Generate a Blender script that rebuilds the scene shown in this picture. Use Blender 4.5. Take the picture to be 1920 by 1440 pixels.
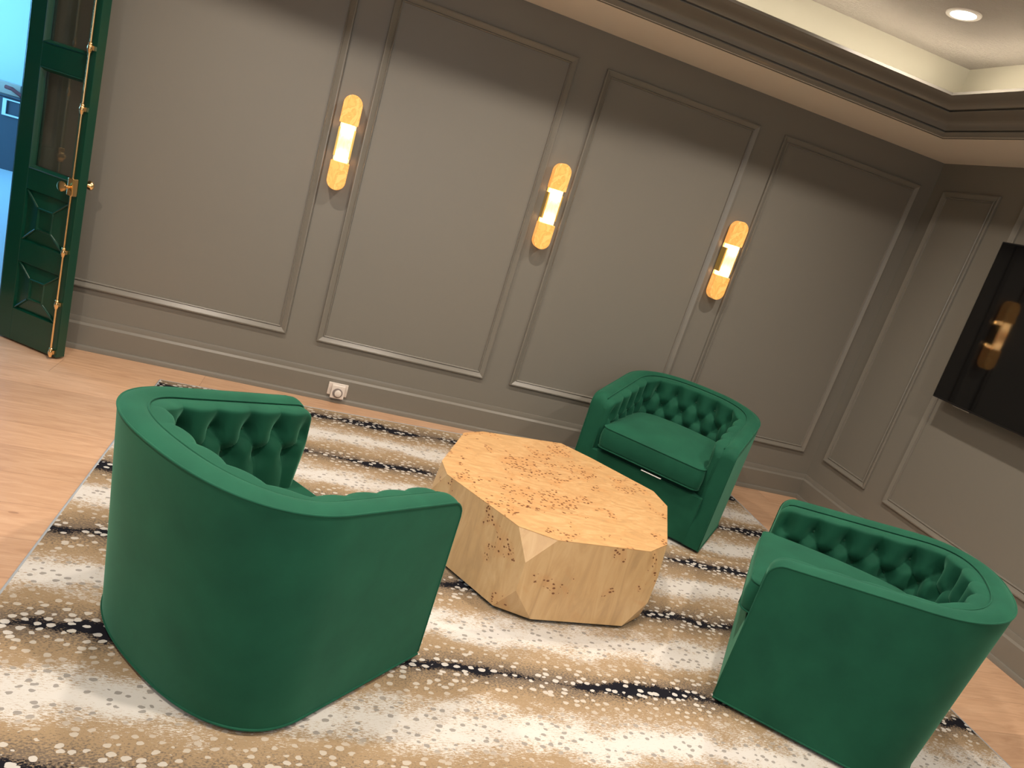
import bpy, bmesh, math, random
from mathutils import Vector, Matrix
from math import pi, sin, cos, sqrt

# ------------------------------------------------------------ reset
for o in list(bpy.data.objects):
    bpy.data.objects.remove(o, do_unlink=True)
S = bpy.context.scene
COL = S.collection
random.seed(7)

# ------------------------------------------------------------ camera
# world: back wall is y = 0, right wall (screen) is x = 0, floor z = 0, metres
def cam_rotation(w):
    k = Vector(w); th = k.length; k.normalize()
    K = Matrix(((0, -k.z, k.y), (k.z, 0, -k.x), (-k.y, k.x, 0)))
    I = Matrix.Identity(3)
    return I + K * sin(th) + (K @ K) * (1 - cos(th))
Bm = Matrix(((1, 0, 0), (0, 0, -1), (0, 1, 0)))
Mr = Bm @ cam_rotation((0.3032, 0.2612, 0.2465))
cam_data = bpy.data.cameras.new('camera')
cam = bpy.data.objects.new('camera', cam_data); COL.objects.link(cam)
right, up, back = Mr[0].copy(), -Mr[1].copy(), -Mr[2].copy()
mw = Matrix.Identity(4)
for r in range(3):
    mw[r][0], mw[r][1], mw[r][2] = right[r], up[r], back[r]
mw[0][3], mw[1][3], mw[2][3] = -4.0348, -4.7182, 1.7235
cam.matrix_world = mw
cam_data.sensor_width = 36; cam_data.lens = 1349.41 * 36 / 1920
cam_data.clip_start = 0.05
S.camera = cam

# ------------------------------------------------------------ colour management, world
S.view_settings.view_transform = 'Standard'
S.view_settings.look = 'None'
S.view_settings.gamma = 1
S.view_settings.use_curve_mapping = False
S.view_settings.exposure = 0.0
W = bpy.data.worlds.new('world'); S.world = W; W.use_nodes = True
W.node_tree.nodes['Background'].inputs[0].default_value = (0.95, 0.88, 0.78, 1)
W.node_tree.nodes['Background'].inputs[1].default_value = 0.05

ZS, ZT = 2.74, 3.10           # soffit height, tray ceiling height
TX0, TX1, TY0, TY1 = -6.87, -0.73, -5.57, -0.73   # tray riser rectangle
WARM = (1.0, 0.875, 0.745)
def area(name, loc, rot, size, power, color, shape='DISK', size_y=None, spread=pi):
    l = bpy.data.lights.new(name, 'AREA'); l.shape = shape; l.size = size
    if size_y: l.size_y = size_y
    l.energy = power; l.color = color; l.spread = spread
    o = bpy.data.objects.new(name, l); o.location = loc; o.rotation_euler = rot
    COL.objects.link(o); return o
DOWN = [(-1.40, -1.34), (-3.05, -1.30), (-4.75, -1.30), (-1.40, -3.2), (-3.4, -3.3), (-5.3, -3.1), (-1.4, -4.9), (-3.6, -5.0), (-5.8, -5.0)]
DPOW = [28, 28, 33, 32, 38, 42, 22, 22, 22]
for (x, y), p in zip(DOWN, DPOW):
    area('downlight_lamp', (x, y, ZT - 0.012), (0, 0, 0), 0.085, p, WARM, spread=math.radians(150))
# cool fill light added behind the camera, set in a made-up window
area('added_fill', (-3.9, -6.42, 1.65), (math.radians(90), 0, 0), 2.3, 36, (0.80, 0.90, 1.0), 'RECTANGLE', 1.7)
# cool daylight of the room beyond the open door
area('daylight', (-11.5, 3.6, 2.2), (0, math.radians(-78), 0), 2.2, 430, (0.17, 0.54, 0.95), 'SQUARE')

# ------------------------------------------------------------ material helpers
def mat(name, color, rough=0.5, metal=0.0, **kw):
    m = bpy.data.materials.new(name); m.use_nodes = True
    b = m.node_tree.nodes['Principled BSDF']
    b.inputs['Base Color'].default_value = (*color, 1)
    b.inputs['Roughness'].default_value = rough
    b.inputs['Metallic'].default_value = metal
    for k, v in kw.items():
        b.inputs[k.replace('_', ' ')].default_value = v
    return m
class NT:
    def __init__(s, m): s.m = m; s.t = m.node_tree; s.n = s.t.nodes; s.l = s.t.links; s.b = s.n['Principled BSDF']
    def new(s, ty, **kw):
        n = s.n.new(ty)
        for k, v in kw.items():
            if k.startswith('i_'):
                key = k[2:]
                n.inputs[int(key) if key.isdigit() else key.replace('_', ' ')].default_value = v
            else: setattr(n, k, v)
        return n
    def ln(s, a, b): s.l.new(a, b)
    def math(s, op, a, b=None, c=None, clamp=False):
        n = s.new('ShaderNodeMath', operation=op); n.use_clamp = clamp
        for i, v in enumerate((a, b, c)):
            if v is None: continue
            if isinstance(v, (int, float)): n.inputs[i].default_value = v
            else: s.ln(v, n.inputs[i])
        return n.outputs[0]
    def ramp(s, fac, stops, interp='LINEAR'):
        n = s.new('ShaderNodeValToRGB'); n.color_ramp.interpolation = interp
        e = n.color_ramp.elements
        e[0].position, e[0].color = stops[0][0], (*stops[0][1], 1)
        e[1].position, e[1].color = stops[-1][0], (*stops[-1][1], 1)
        for p, c in stops[1:-1]:
            x = e.new(p); x.color = (*c, 1)
        s.ln(fac, n.inputs[0]); return n.outputs[0]
    def mix(s, fac, a, b, blend='MIX'):
        n = s.new('ShaderNodeMix', data_type='RGBA', blend_type=blend)
        if isinstance(fac, (int, float)): n.inputs[0].default_value = fac
        else: s.ln(fac, n.inputs[0])
        for i, v in ((6, a), (7, b)):
            if isinstance(v, tuple): n.inputs[i].default_value = (*v, 1)
            else: s.ln(v, n.inputs[i])
        return n.outputs[2]
    def coord(s, scale=(1, 1, 1), loc=(0, 0, 0), rot=(0, 0, 0)):
        c = s.new('ShaderNodeTexCoord'); mp = s.new('ShaderNodeMapping')
        mp.inputs['Scale'].default_value = scale; mp.inputs['Location'].default_value = loc; mp.inputs['Rotation'].default_value = rot
        s.ln(c.outputs['Object'], mp.inputs[0]); return mp.outputs[0]
    def noise(s, vec, scale, detail=3, rough=0.5, dist=0.0):
        n = s.new('ShaderNodeTexNoise'); n.inputs['Scale'].default_value = scale; n.inputs['Detail'].default_value = detail
        n.inputs['Roughness'].default_value = rough; n.inputs['Distortion'].default_value = dist
        s.ln(vec, n.inputs['Vector']); return n.outputs[0]
    def voro(s, vec, scale, rnd=1.0):
        n = s.new('ShaderNodeTexVoronoi'); n.inputs['Scale'].default_value = scale; n.inputs['Randomness'].default_value = rnd
        s.ln(vec, n.inputs['Vector']); return n
    def bump(s, h, strength=0.2, dist=0.002):
        n = s.new('ShaderNodeBump'); n.inputs['Strength'].default_value = strength; n.inputs['Distance'].default_value = dist
        s.ln(h, n.inputs['Height']); s.ln(n.outputs[0], s.b.inputs['Normal'])
def srgb(r, g, b):
    f = lambda c: (c / 255 / 12.92) if c / 255 <= 0.04045 else ((c / 255 + 0.055) / 1.055) ** 2.4
    return (f(r), f(g), f(b))

# ------------------------------------------------------------ materials
M = {}
M['taupe'] = mat('taupe_paint', (0.185, 0.173, 0.147), 0.42)
k = NT(M['taupe']); k.bump(k.noise(k.coord(), 90, 2), 0.05, 0.001)
M['taupe_trim'] = mat('taupe_satin_trim', (0.185, 0.173, 0.147), 0.28)
M['crown'] = mat('crown_gloss_paint', (0.21, 0.195, 0.168), 0.2)
M['soffit'] = mat('soffit_paint', (0.84, 0.77, 0.68), 0.6)
M['cream'] = mat('tray_riser_paint', (0.52, 0.485, 0.39), 0.6)
M['ceil'] = mat('textured_ceiling', (0.46, 0.41, 0.355), 0.8)
k = NT(M['ceil']); k.bump(k.noise(k.coord((6, 22, 6), rot=(0, 0, 0.5)), 6, 4, 0.6, 1.2), 0.9, 0.02)
M['room_ext'] = mat('outer_room_wall', (0.72, 0.80, 0.85), 0.8)
M['floor_ext'] = mat('outer_room_floor', (0.60, 0.62, 0.64), 0.6)
M['cab'] = mat('blue_cabinet', (0.06, 0.07, 0.09), 0.5)
M['cab_pull'] = mat('pale_frame', (0.75, 0.8, 0.85), 0.4)
M['brass'] = mat('polished_brass', srgb(246, 208, 150), 0.16, 1.0)
M['door'] = mat('green_gloss_paint', (0.0008, 0.044, 0.025), 0.30, Coat_Weight=0.3, Coat_Roughness=0.08)
M['black'] = mat('black_plastic', (0.006, 0.006, 0.007), 0.35)
M['screen'] = mat('dark_glass_screen', (0.003, 0.003, 0.0035), 0.045)
k = NT(M['screen']); k.b.inputs['Specular IOR Level'].default_value = 0.50
M['plastic'] = mat('white_plastic', (0.72, 0.66, 0.60), 0.35)
M['plastic_grey'] = mat('grey_plastic', (0.22, 0.19, 0.18), 0.4)
M['silver'] = mat('silver_lip', (0.6, 0.58, 0.55), 0.25, 1.0)
M['white_tag'] = mat('white_label', (0.8, 0.8, 0.78), 0.6)
M['tanbox'] = mat('tan_card', (0.55, 0.45, 0.36), 0.7)
M['redcloth'] = mat('dark_red_cloth', (0.20, 0.05, 0.05), 0.8)

g = bpy.data.materials.new('door_glass'); g.use_nodes = True; M['glass'] = g
nt = g.node_tree; nt.nodes.clear()
out = nt.nodes.new('ShaderNodeOutputMaterial'); mx = nt.nodes.new('ShaderNodeMixShader')
tr = nt.nodes.new('ShaderNodeBsdfTransparent'); gl = nt.nodes.new('ShaderNodeBsdfGlossy'); fr = nt.nodes.new('ShaderNodeLayerWeight')
tr.inputs[0].default_value = (0.80, 0.82, 0.80, 1); gl.inputs['Roughness'].default_value = 0.015; fr.inputs[0].default_value = 0.5
pw = nt.nodes.new('ShaderNodeMath'); pw.operation = 'POWER'; pw.inputs[1].default_value = 3.0
nt.links.new(fr.outputs['Facing'], pw.inputs[0])
ma = nt.nodes.new('ShaderNodeMath'); ma.operation = 'MULTIPLY_ADD'; ma.inputs[1].default_value = 0.5; ma.inputs[2].default_value = 0.09
nt.links.new(pw.outputs[0], ma.inputs[0]); nt.links.new(ma.outputs[0], mx.inputs[0]); nt.links.new(tr.outputs[0], mx.inputs[1]); nt.links.new(gl.outputs[0], mx.inputs[2]); nt.links.new(mx.outputs[0], out.inputs[0])

# velvet
M['velvet'] = mat('green_velvet', (0.007, 0.080, 0.045), 0.75)
k = NT(M['velvet'])
k.b.inputs['Sheen Weight'].default_value = 0.34
k.b.inputs['Sheen Roughness'].default_value = 0.42
k.b.inputs['Sheen Tint'].default_value = (0.20, 0.56, 0.38, 1)
k.b.inputs['Specular IOR Level'].default_value = 0.15
nz = k.noise(k.coord(), 5.5, 4, 0.6)
k.ln(k.ramp(nz, [(0.3, (0.0062, 0.060, 0.034)), (0.7, (0.0092, 0.081, 0.045))]), k.b.inputs['Base Color'])
k.bump(k.noise(k.coord(), 900, 2), 0.12, 0.0006)
M['velvet_dark'] = mat('green_velvet_button', (0.006, 0.06, 0.03), 0.8)

# oak floor
M['oak'] = mat('oak_planks', (0.5, 0.3, 0.17), 0.38)
k = NT(M['oak'])
sx = k.new('ShaderNodeSeparateXYZ'); k.ln(k.coord(), sx.inputs[0])
PW = 0.235
row = k.math('FLOOR', k.math('DIVIDE', sx.outputs[1], PW))
fy = k.math('FRACT', k.math('DIVIDE', sx.outputs[1], PW))
rnd = k.new('ShaderNodeTexWhiteNoise', noise_dimensions='1D'); k.ln(row, rnd.inputs['W'])
xo = k.math('ADD', k.math('DIVIDE', sx.outputs[0], 2.1), k.math('MULTIPLY', rnd.outputs[0], 7.3))
fx = k.math('FRACT', xo); col_ = k.math('FLOOR', xo)
cb = k.new('ShaderNodeCombineXYZ'); k.ln(row, cb.inputs[0]); k.ln(col_, cb.inputs[1])
pr_ = k.new('ShaderNodeTexWhiteNoise', noise_dimensions='3D'); k.ln(cb.outputs[0], pr_.inputs['Vector'])
off = k.new('ShaderNodeVectorMath', operation='SCALE'); k.ln(pr_.outputs[1], off.inputs[0]); off.inputs['Scale'].default_value = 9
gv = k.new('ShaderNodeVectorMath', operation='ADD'); k.ln(k.coord((1.2, 9, 1)), gv.inputs[0]); k.ln(off.outputs[0], gv.inputs[1])
grain = k.noise(gv.outputs[0], 3.2, 6, 0.62, 1.1)
gv2 = k.new('ShaderNodeVectorMath', operation='ADD'); k.ln(k.coord((2.0, 60, 1)), gv2.inputs[0]); k.ln(off.outputs[0], gv2.inputs[1])
fine = k.noise(gv2.outputs[0], 3.0, 3, 0.6)
c1 = k.ramp(grain, [(0.25, (0.42, 0.245, 0.145)), (0.5, (0.55, 0.345, 0.215)), (0.75, (0.65, 0.435, 0.285))])
c2 = k.mix(k.math('MULTIPLY', fine, 0.35), c1, (0.44, 0.25, 0.14))
tone = k.math('ADD', k.math('MULTIPLY', pr_.outputs[0], 0.18), 0.88)
c3 = k.mix(1.0, c2, (1, 1, 1), 'MULTIPLY')
hs = k.new('ShaderNodeHueSaturation'); k.ln(c3, hs.inputs['Color']); k.ln(tone, hs.inputs['Value'])
kn = k.voro(k.coord((1.1, 3.2, 1)), 2.0)
kmask = k.math('MULTIPLY', k.math('LESS_THAN', kn.outputs['Distance'], 0.045), k.math('GREATER_THAN', k.noise(k.coord(), 1.3, 1), 0.47))
c4 = k.mix(k.math('MULTIPLY', kmask, 0.55), hs.outputs[0], (0.22, 0.11, 0.06))
e1 = k.math('LESS_THAN', k.math('MINIMUM', fy, k.math('SUBTRACT', 1, fy)), 0.006)
e2 = k.math('LESS_THAN', k.math('MINIMUM', fx, k.math('SUBTRACT', 1, fx)), 0.0009)
edge = k.math('MAXIMUM', e1, e2)
k.ln(k.mix(k.math('MULTIPLY', edge, 0.5), c4, (0.20, 0.11, 0.06)), k.b.inputs['Base Color'])
k.bump(k.math('SUBTRACT', k.math('MULTIPLY', fine, 0.3), edge), 0.15, 0.001)

# antelope rug
M['rug'] = mat('antelope_print_rug', (0.6, 0.5, 0.4), 0.95)
k = NT(M['rug']); k.b.inputs['Specular IOR Level'].default_value = 0.03
sx = k.new('ShaderNodeSeparateXYZ'); k.ln(k.coord(), sx.inputs[0])
wob = k.noise(k.coord((1.0, 1.6, 1)), 1.7, 3, 0.55)
wob2 = k.noise(k.coord((7, 11, 1)), 1.0, 3, 0.6)
yy = k.math('ADD', sx.outputs[1], k.math('MULTIPLY', k.math('SUBTRACT', wob, 0.5), 0.16))
yy = k.math('ADD', yy, k.math('MULTIPLY', k.math('SUBTRACT', wob2, 0.5), 0.05))
ph = k.math('FRACT', k.math('DIVIDE', k.math('ADD', yy, 0.36 + 0.2775 + 5.55), 0.555))
d = k.math('MULTIPLY', k.math('ABSOLUTE', k.math('SUBTRACT', ph, 0.5)), 2.0)      # 0 on the black line, 1 mid-way
hair = k.noise(k.coord((60, 260, 1)), 1.0, 5, 0.8)          # woven streaks
patch = k.noise(k.coord((5, 9, 1)), 1.0, 4, 0.65)
speck = k.noise(k.coord((110, 190, 1)), 1.0, 2, 0.6)
# tan to ivory
f1 = k.math('ADD', k.math('ADD', d, k.math('MULTIPLY', k.math('SUBTRACT', patch, 0.5), 0.95)), k.math('MULTIPLY', k.math('SUBTRACT', hair, 0.5), 1.9))
ivory, tan_, black_ = (0.55, 0.53, 0.50), (0.275, 0.198, 0.118), (0.012, 0.012, 0.016)
base = k.ramp(f1, [(0.0, tan_), (0.66, (0.31, 0.225, 0.138)), (0.73, (0.45, 0.40, 0.335)), (0.84, ivory)])
# grey-black speckle around the line
sp = k.math('ADD', k.math('MULTIPLY', d, 1.0), k.math('MULTIPLY', k.math('SUBTRACT', speck, 0.5), 1.5))
sp = k.math('ADD', sp, k.math('MULTIPLY', k.math('SUBTRACT', patch, 0.5), 0.25))
m1 = k.new('ShaderNodeMapRange'); m1.inputs['From Min'].default_value = 0.40; m1.inputs['From Max'].default_value = 0.12; k.ln(sp, m1.inputs[0])
base = k.mix(k.math('MULTIPLY', m1.outputs[0], 0.78), base, (0.10, 0.085, 0.075))
thick = k.noise(k.coord((1.7, 1.3, 1), loc=(3, 1, 0)), 2.3, 3, 0.6)
bl = k.math('SUBTRACT', d, k.math('MULTIPLY', k.math('SUBTRACT', thick, 0.39), 0.62))
bl = k.math('ADD', bl, k.math('MULTIPLY', k.math('SUBTRACT', hair, 0.5), 0.25))
bl = k.math('ADD', bl, k.math('MULTIPLY', k.math('SUBTRACT', speck, 0.5), 0.28))
m2 = k.new('ShaderNodeMapRange'); m2.inputs['From Min'].default_value = 0.055; m2.inputs['From Max'].default_value = 0.015; k.ln(bl, m2.inputs[0])
base = k.mix(m2.outputs[0], base, black_)
# dots
dv = k.coord((1.0, 1.45, 1), rot=(0, 0, 0.25))
wv = k.new('ShaderNodeTexNoise'); wv.inputs['Scale'].default_value = 40; k.ln(dv, wv.inputs[0])
wsc = k.new('ShaderNodeVectorMath', operation='SCALE'); k.ln(wv.outputs[1], wsc.inputs[0]); wsc.inputs['Scale'].default_value = 0.016
wad = k.new('ShaderNodeVectorMath', operation='ADD'); k.ln(dv, wad.inputs[0]); k.ln(wsc.outputs[0], wad.inputs[1])
vo = k.voro(wad.outputs[0], 23.5, 0.75)
dot = k.math('LESS_THAN', k.math('ADD', vo.outputs['Distance'], k.math('MULTIPLY', k.math('SUBTRACT', hair, 0.5), 0.10)), k.math('SUBTRACT', 0.325, k.math('MULTIPLY', d, 0.09)))
dotc = k.ramp(k.math('ADD', d, k.math('MULTIPLY', k.math('SUBTRACT', patch, 0.5), 0.5)), [(0.0, (0.52, 0.50, 0.47)), (0.35, (0.48, 0.44, 0.38)), (0.60, (0.41, 0.355, 0.29)), (0.76, (0.25, 0.235, 0.215)), (1.0, (0.25, 0.235, 0.215))])
k.ln(k.mix(k.math('MULTIPLY', dot, 0.9), base, dotc), k.b.inputs['Base Color'])
k.bump(k.noise(k.coord((60, 60, 60)), 12, 2), 0.25, 0.002)
M['rug_edge'] = mat('rug_binding', (0.30, 0.33, 0.36), 0.8)

# burl veneer
def burl(name, base_c, hi, grain_scale, density, grain_rot=0):
    m = mat(name, base_c, 0.36); k = NT(m)
    k.b.inputs['Coat Weight'].default_value = 0.15; k.b.inputs['Coat Roughness'].default_value = 0.25
    n1 = k.noise(k.coord(grain_scale), 3.0, 5, 0.6, 1.5)
    n2 = k.noise(k.coord((1, 1, 1), loc=(5, 2, 1)), 2.2, 3)
    lo = tuple(c * 0.80 for c in base_c)
    c = k.ramp(n1, [(0.3, lo), (0.5, base_c), (0.72, hi)])
    c = k.mix(k.math('MULTIPLY', n2, 0.25), c, hi)
    v = k.voro(k.coord((1.0, 1.5, 1.5), rot=(0, 0, 0.5)), 46, 0.95)
    v2 = k.voro(k.coord(), density[0], 1.0)
    sel = k.math('LESS_THAN', v.outputs['Distance'], 0.33)
    rndc = k.new('ShaderNodeSeparateXYZ'); k.ln(v.outputs['Color'], rndc.inputs[0])
    keep = k.math('GREATER_THAN', rndc.outputs[0], 0.15)
    clus = k.noise(k.coord((1, 1, 1), loc=(2, 7, 3)), density[0], 2, 0.5, 0.8)
    cm = k.math('GREATER_THAN', clus, density[1])
    spot = k.math('MULTIPLY', k.math('MULTIPLY', sel, keep), cm)
    halo = k.new('ShaderNodeMapRange'); halo.inputs['From Min'].default_value = density[1] - 0.05; halo.inputs['From Max'].default_value = density[1] + 0.1; k.ln(clus, halo.inputs[0])
    c = k.mix(k.math('MULTIPLY', halo.outputs[0], 0.30), c, (0.50, 0.215, 0.062))
    c = k.mix(k.math('MULTIPLY', spot, 0.88), c, (0.11, 0.026, 0.007))
    k.ln(c, k.b.inputs['Base Color'])
    return m
M['burl_top'] = burl('burl_veneer_top', (0.50, 0.295, 0.125), (0.58, 0.375, 0.18), (3.0, 9.0, 3.0), (7.5, 0.55))
M['burl_side'] = burl('burl_veneer_side', (0.52, 0.335, 0.16), (0.60, 0.42, 0.22), (5.0, 5.0, 0.9), (6.5, 0.625))

# ------------------------------------------------------------ mesh helpers
def obj(name, bm, m, parent=None, smooth=False, bevel=0.0, bseg=2, loc=None, rot=None, auto=None):
    bmesh.ops.recalc_face_normals(bm, faces=bm.faces)
    me = bpy.data.meshes.new(name); bm.to_mesh(me); bm.free()
    o = bpy.data.objects.new(name, me); COL.objects.link(o)
    for mm in (m if isinstance(m, (list, tuple)) else [m]): me.materials.append(mm)
    if smooth:
        for p in me.polygons: p.use_smooth = True
        if auto is not None:
            me.set_sharp_from_angle(angle=math.radians(auto))
    if parent: o.parent = parent
    if loc: o.location = loc
    if rot: o.rotation_euler = rot
    if bevel:
        md = o.modifiers.new('bevel', 'BEVEL'); md.width = bevel; md.segments = bseg; md.limit_method = 'ANGLE'; md.angle_limit = math.radians(35)
    return o
def box(bm, x0, x1, y0, y1, z0, z1):
    vs = [bm.verts.new((x, y, z)) for z in (z0, z1) for y in (y0, y1) for x in (x0, x1)]
    for f in ((0, 1, 3, 2), (4, 6, 7, 5), (0, 4, 5, 1), (2, 3, 7, 6), (0, 2, 6, 4), (1, 5, 7, 3)):
        bm.faces.new([vs[i] for i in f])
def prism(bm, poly, z0, z1):
    a = [bm.verts.new((x, y, z0)) for x, y in poly]; b = [bm.verts.new((x, y, z1)) for x, y in poly]
    n = len(poly)
    bm.faces.new(a[::-1]); bm.faces.new(b)
    for i in range(n): bm.faces.new((a[i], a[(i + 1) % n], b[(i + 1) % n], b[i]))
def tube(bm, pts, r, seg=8, closed=False):
    P = [Vector(p) for p in pts]; n = len(P); rings = []
    prev = None
    for i in range(n):
        if closed: t = P[(i + 1) % n] - P[i - 1]
        else: t = P[min(i + 1, n - 1)] - P[max(i - 1, 0)]
        t.normalize()
        ref = prev if prev is not None else (Vector((0, 0, 1)) if abs(t.z) < 0.9 else Vector((1, 0, 0)))
        u = (ref - t * ref.dot(t)).normalized(); v = t.cross(u); prev = u
        rr = r[i] if isinstance(r, (list, tuple)) else r
        rings.append([bm.verts.new(P[i] + (u * cos(2 * pi * j / seg) + v * sin(2 * pi * j / seg)) * rr) for j in range(seg)])
    for i in range(n if closed else n - 1):
        a, b = rings[i], rings[(i + 1) % n]
        for j in range(seg): bm.faces.new((a[j], a[(j + 1) % seg], b[(j + 1) % seg], b[j]))
    if not closed:
        bm.faces.new(rings[0][::-1]); bm.faces.new(rings[-1])
def lathe(bm, prof, seg=24, axis='z', loc=(0, 0, 0)):
    rings = []
    for r, h in prof:
        ring = []
        for j in range(seg):
            a = 2 * pi * j / seg
            p = (r * cos(a), r * sin(a), h)
            if axis == 'y': p = (p[0], p[2], p[1])
            if axis == 'x': p = (p[2], p[0], p[1])
            ring.append(bm.verts.new((p[0] + loc[0], p[1] + loc[1], p[2] + loc[2])))
        rings.append(ring)
    for a, b in zip(rings, rings[1:]):
        for j in range(seg): bm.faces.new((a[j], a[(j + 1) % seg], b[(j + 1) % seg], b[j]))
    bm.faces.new(rings[0][::-1]); bm.faces.new(rings[-1])
def grid_faces(bm, rows, closed_u=False):
    for a, b in zip(rows, rows[1:]):
        n = len(a)
        for j in range(n if closed_u else n - 1):
            bm.faces.new((a[j], a[(j + 1) % n], b[(j + 1) % n], b[j]))
def frame_sweep(bm, corners, prof, tofn):
    """sweep a moulding profile round a rectangle. corners: (u,v) outer corners ccw; prof: (inset, out)"""
    (u0, v0), (u1, v1) = corners
    loops = []
    for ins, o in prof:
        loops.append([bm.verts.new(tofn(u, v, o)) for u, v in ((u0 + ins, v0 + ins), (u1 - ins, v0 + ins), (u1 - ins, v1 - ins), (u0 + ins, v1 - ins))])
    grid_faces(bm, loops, True)
def struct(o):
    o['kind'] = 'structure'; return o
def thing(name, label, cat, loc=(0, 0, 0), rz=0, group=None):
    o = bpy.data.objects.new(name, None); COL.objects.link(o); o.empty_display_size = 0.2
    o.location = loc; o.rotation_euler = (0, 0, rz); o['label'] = label; o['category'] = cat
    if group: o['group'] = group
    return o
def tag(o, label, cat, group=None):
    o['label'] = label; o['category'] = cat
    if group: o['group'] = group
    return o
def BM(): return bmesh.new()

# ------------------------------------------------------------ room shell
XL, YF = -7.6, -6.3          # left wall, front wall (behind the camera)
OX0, OX1, OH = -6.72, -5.81, 2.42   # door opening
bm = BM(); box(bm, XL - 0.15, 0.15, YF - 0.15, 0.15, -0.1, 0.0)
fl = struct(obj('floor', bm, M['oak'])); fl['label'] = 'wide pale oak plank floor'
bm = BM()
box(bm, OX1, 0.15, 0, 0.15, 0, ZT + 0.1); box(bm, XL - 0.15, OX0, 0, 0.15, 0, ZT + 0.1); box(bm, OX0, OX1, 0, 0.15, OH, ZT + 0.1)
struct(obj('wall_back', bm, M['taupe']))
bm = BM(); box(bm, 0, 0.15, YF, 0, 0, ZT + 0.1); struct(obj('wall_right', bm, M['taupe']))
bm = BM(); box(bm, XL - 0.15, XL, YF, 0, 0, ZT + 0.1); struct(obj('wall_left', bm, M['taupe']))
M['pale_wall'] = mat('pale_wall_paint', (0.55, 0.53, 0.50), 0.6)
bm = BM()
WX0, WX1, WZ0, WZ1 = -5.1, -2.7, 0.75, 2.55  # opening for the added window that lets the fill light in
box(bm, XL - 0.15, WX0, YF - 0.15, YF, 0, ZT + 0.1); box(bm, WX1, 0.15, YF - 0.15, YF, 0, ZT + 0.1)
box(bm, WX0, WX1, YF - 0.15, YF, 0, WZ0); box(bm, WX0, WX1, YF - 0.15, YF, WZ1, ZT + 0.1)
struct(obj('wall_front', bm, M['pale_wall']))
added_win = bpy.data.objects.new('added_window_1', None); COL.objects.link(added_win); added_win['kind'] = 'structure'  # unseen window, added to carry the cool fill light
bm = BM()
for a, b, c, d_ in ((WX0, WX0 + 0.06, WZ0, WZ1), (WX1 - 0.06, WX1, WZ0, WZ1), (WX0, WX1, WZ0, WZ0 + 0.06), (WX0, WX1, WZ1 - 0.06, WZ1), (-3.925, -3.875, WZ0, WZ1)):
    box(bm, a, b, YF - 0.09, YF - 0.03, c, d_)
obj('added_window_frame', bm, M['cream'], added_win)
# tray ceiling
bm = BM(); box(bm, XL, 0, YF, 0, ZT, ZT + 0.1); struct(obj('ceiling', bm, M['ceil']))
bm = BM()
sx0, sx1, sy0, sy1 = TX0, TX1, TY0, TY1
SE = 0.622
for (a, b, c, d_) in ((XL, 0, -SE, 0), (XL, 0, YF, YF + SE), (XL, XL + SE, YF + SE, -SE), (-SE, 0, YF + SE, -SE)):
    box(bm, a, b, c, d_, ZS, ZS + 0.02)
struct(obj('ceiling_soffit', bm, M['soffit']))
bm = BM()
lo = [bm.verts.new(p) for p in ((sx0, sy0, ZS + 0.11), (sx1, sy0, ZS + 0.11), (sx1, sy1, ZS + 0.11), (sx0, sy1, ZS + 0.11))]
hi = [bm.verts.new((v.co.x, v.co.y, ZT)) for v in lo]
for i in range(4): bm.faces.new((lo[i], lo[(i + 1) % 4], hi[(i + 1) % 4], hi[i]))
ro = struct(obj('trim_1', bm, M['cream'])); ro['label'] = 'cream riser of the tray ceiling'
sm = ro.modifiers.new('sol', 'SOLIDIFY'); sm.thickness = 0.02; sm.offset = 0
# crown moulding forming the cove ledge. profile (distance from wall, z)
prof = [(0.60, 2.7395), (0.603, 2.737), (0.612, 2.736), (0.648, 2.756), (0.655, 2.762), (0.654, 2.765), (0.640, 2.766), (0.640, 2.771), (0.658, 2.772),
        (0.660, 2.784), (0.666, 2.798), (0.682, 2.808), (0.710, 2.813), (0.760, 2.816), (0.805, 2.819), (0.828, 2.823),
        (0.829, 2.826), (0.812, 2.827), (0.812, 2.834), (0.836, 2.835), (0.842, 2.842), (0.862, 2.849), (0.900, 2.853), (0.935, 2.857), (0.958, 2.862),
        (0.968, 2.866), (0.980, 2.866), (0.980, 2.880), (0.964, 2.880), (0.85, 2.868), (0.735, 2.862)]
bm = BM(); rows = []
for dd, z in prof:
    rows.append([bm.verts.new(p) for p in ((-dd, -dd, z), (-dd, YF + dd - 0.0, z), (XL + dd, YF + dd, z), (XL + dd, -dd, z))])
grid_faces(bm, rows, True)
cr = struct(obj('trim_2', bm, M['crown'], smooth=True, auto=38)); cr['label'] = 'glossy taupe stepped crown moulding around the tray ceiling'
# concealed cove light strip lying on the ledge behind the crown
M['led'] = mat('cove_led', (1, 1, 1), 0.5); kk = NT(M['led'])
kk.b.inputs['Emission Color'].default_value = (1.0, 0.90, 0.72, 1); kk.b.inputs['Emission Strength'].default_value = 24
bm = BM()
zz = 2.8785
for (a, b, c, d_) in ((XL + 0.94, -0.94, -0.925, -0.905), (-0.925, -0.905, YF + 0.94, -0.94), (XL + 0.94, -0.94, YF + 0.905, YF + 0.925), (XL + 0.905, XL + 0.925, YF + 0.94, -0.94)):
    box(bm, a, b, c, d_, zz, zz + 0.008)
led = struct(obj('trim_3', bm, M['led'])); led['label'] = 'cove light strip on the crown ledge'

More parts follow.
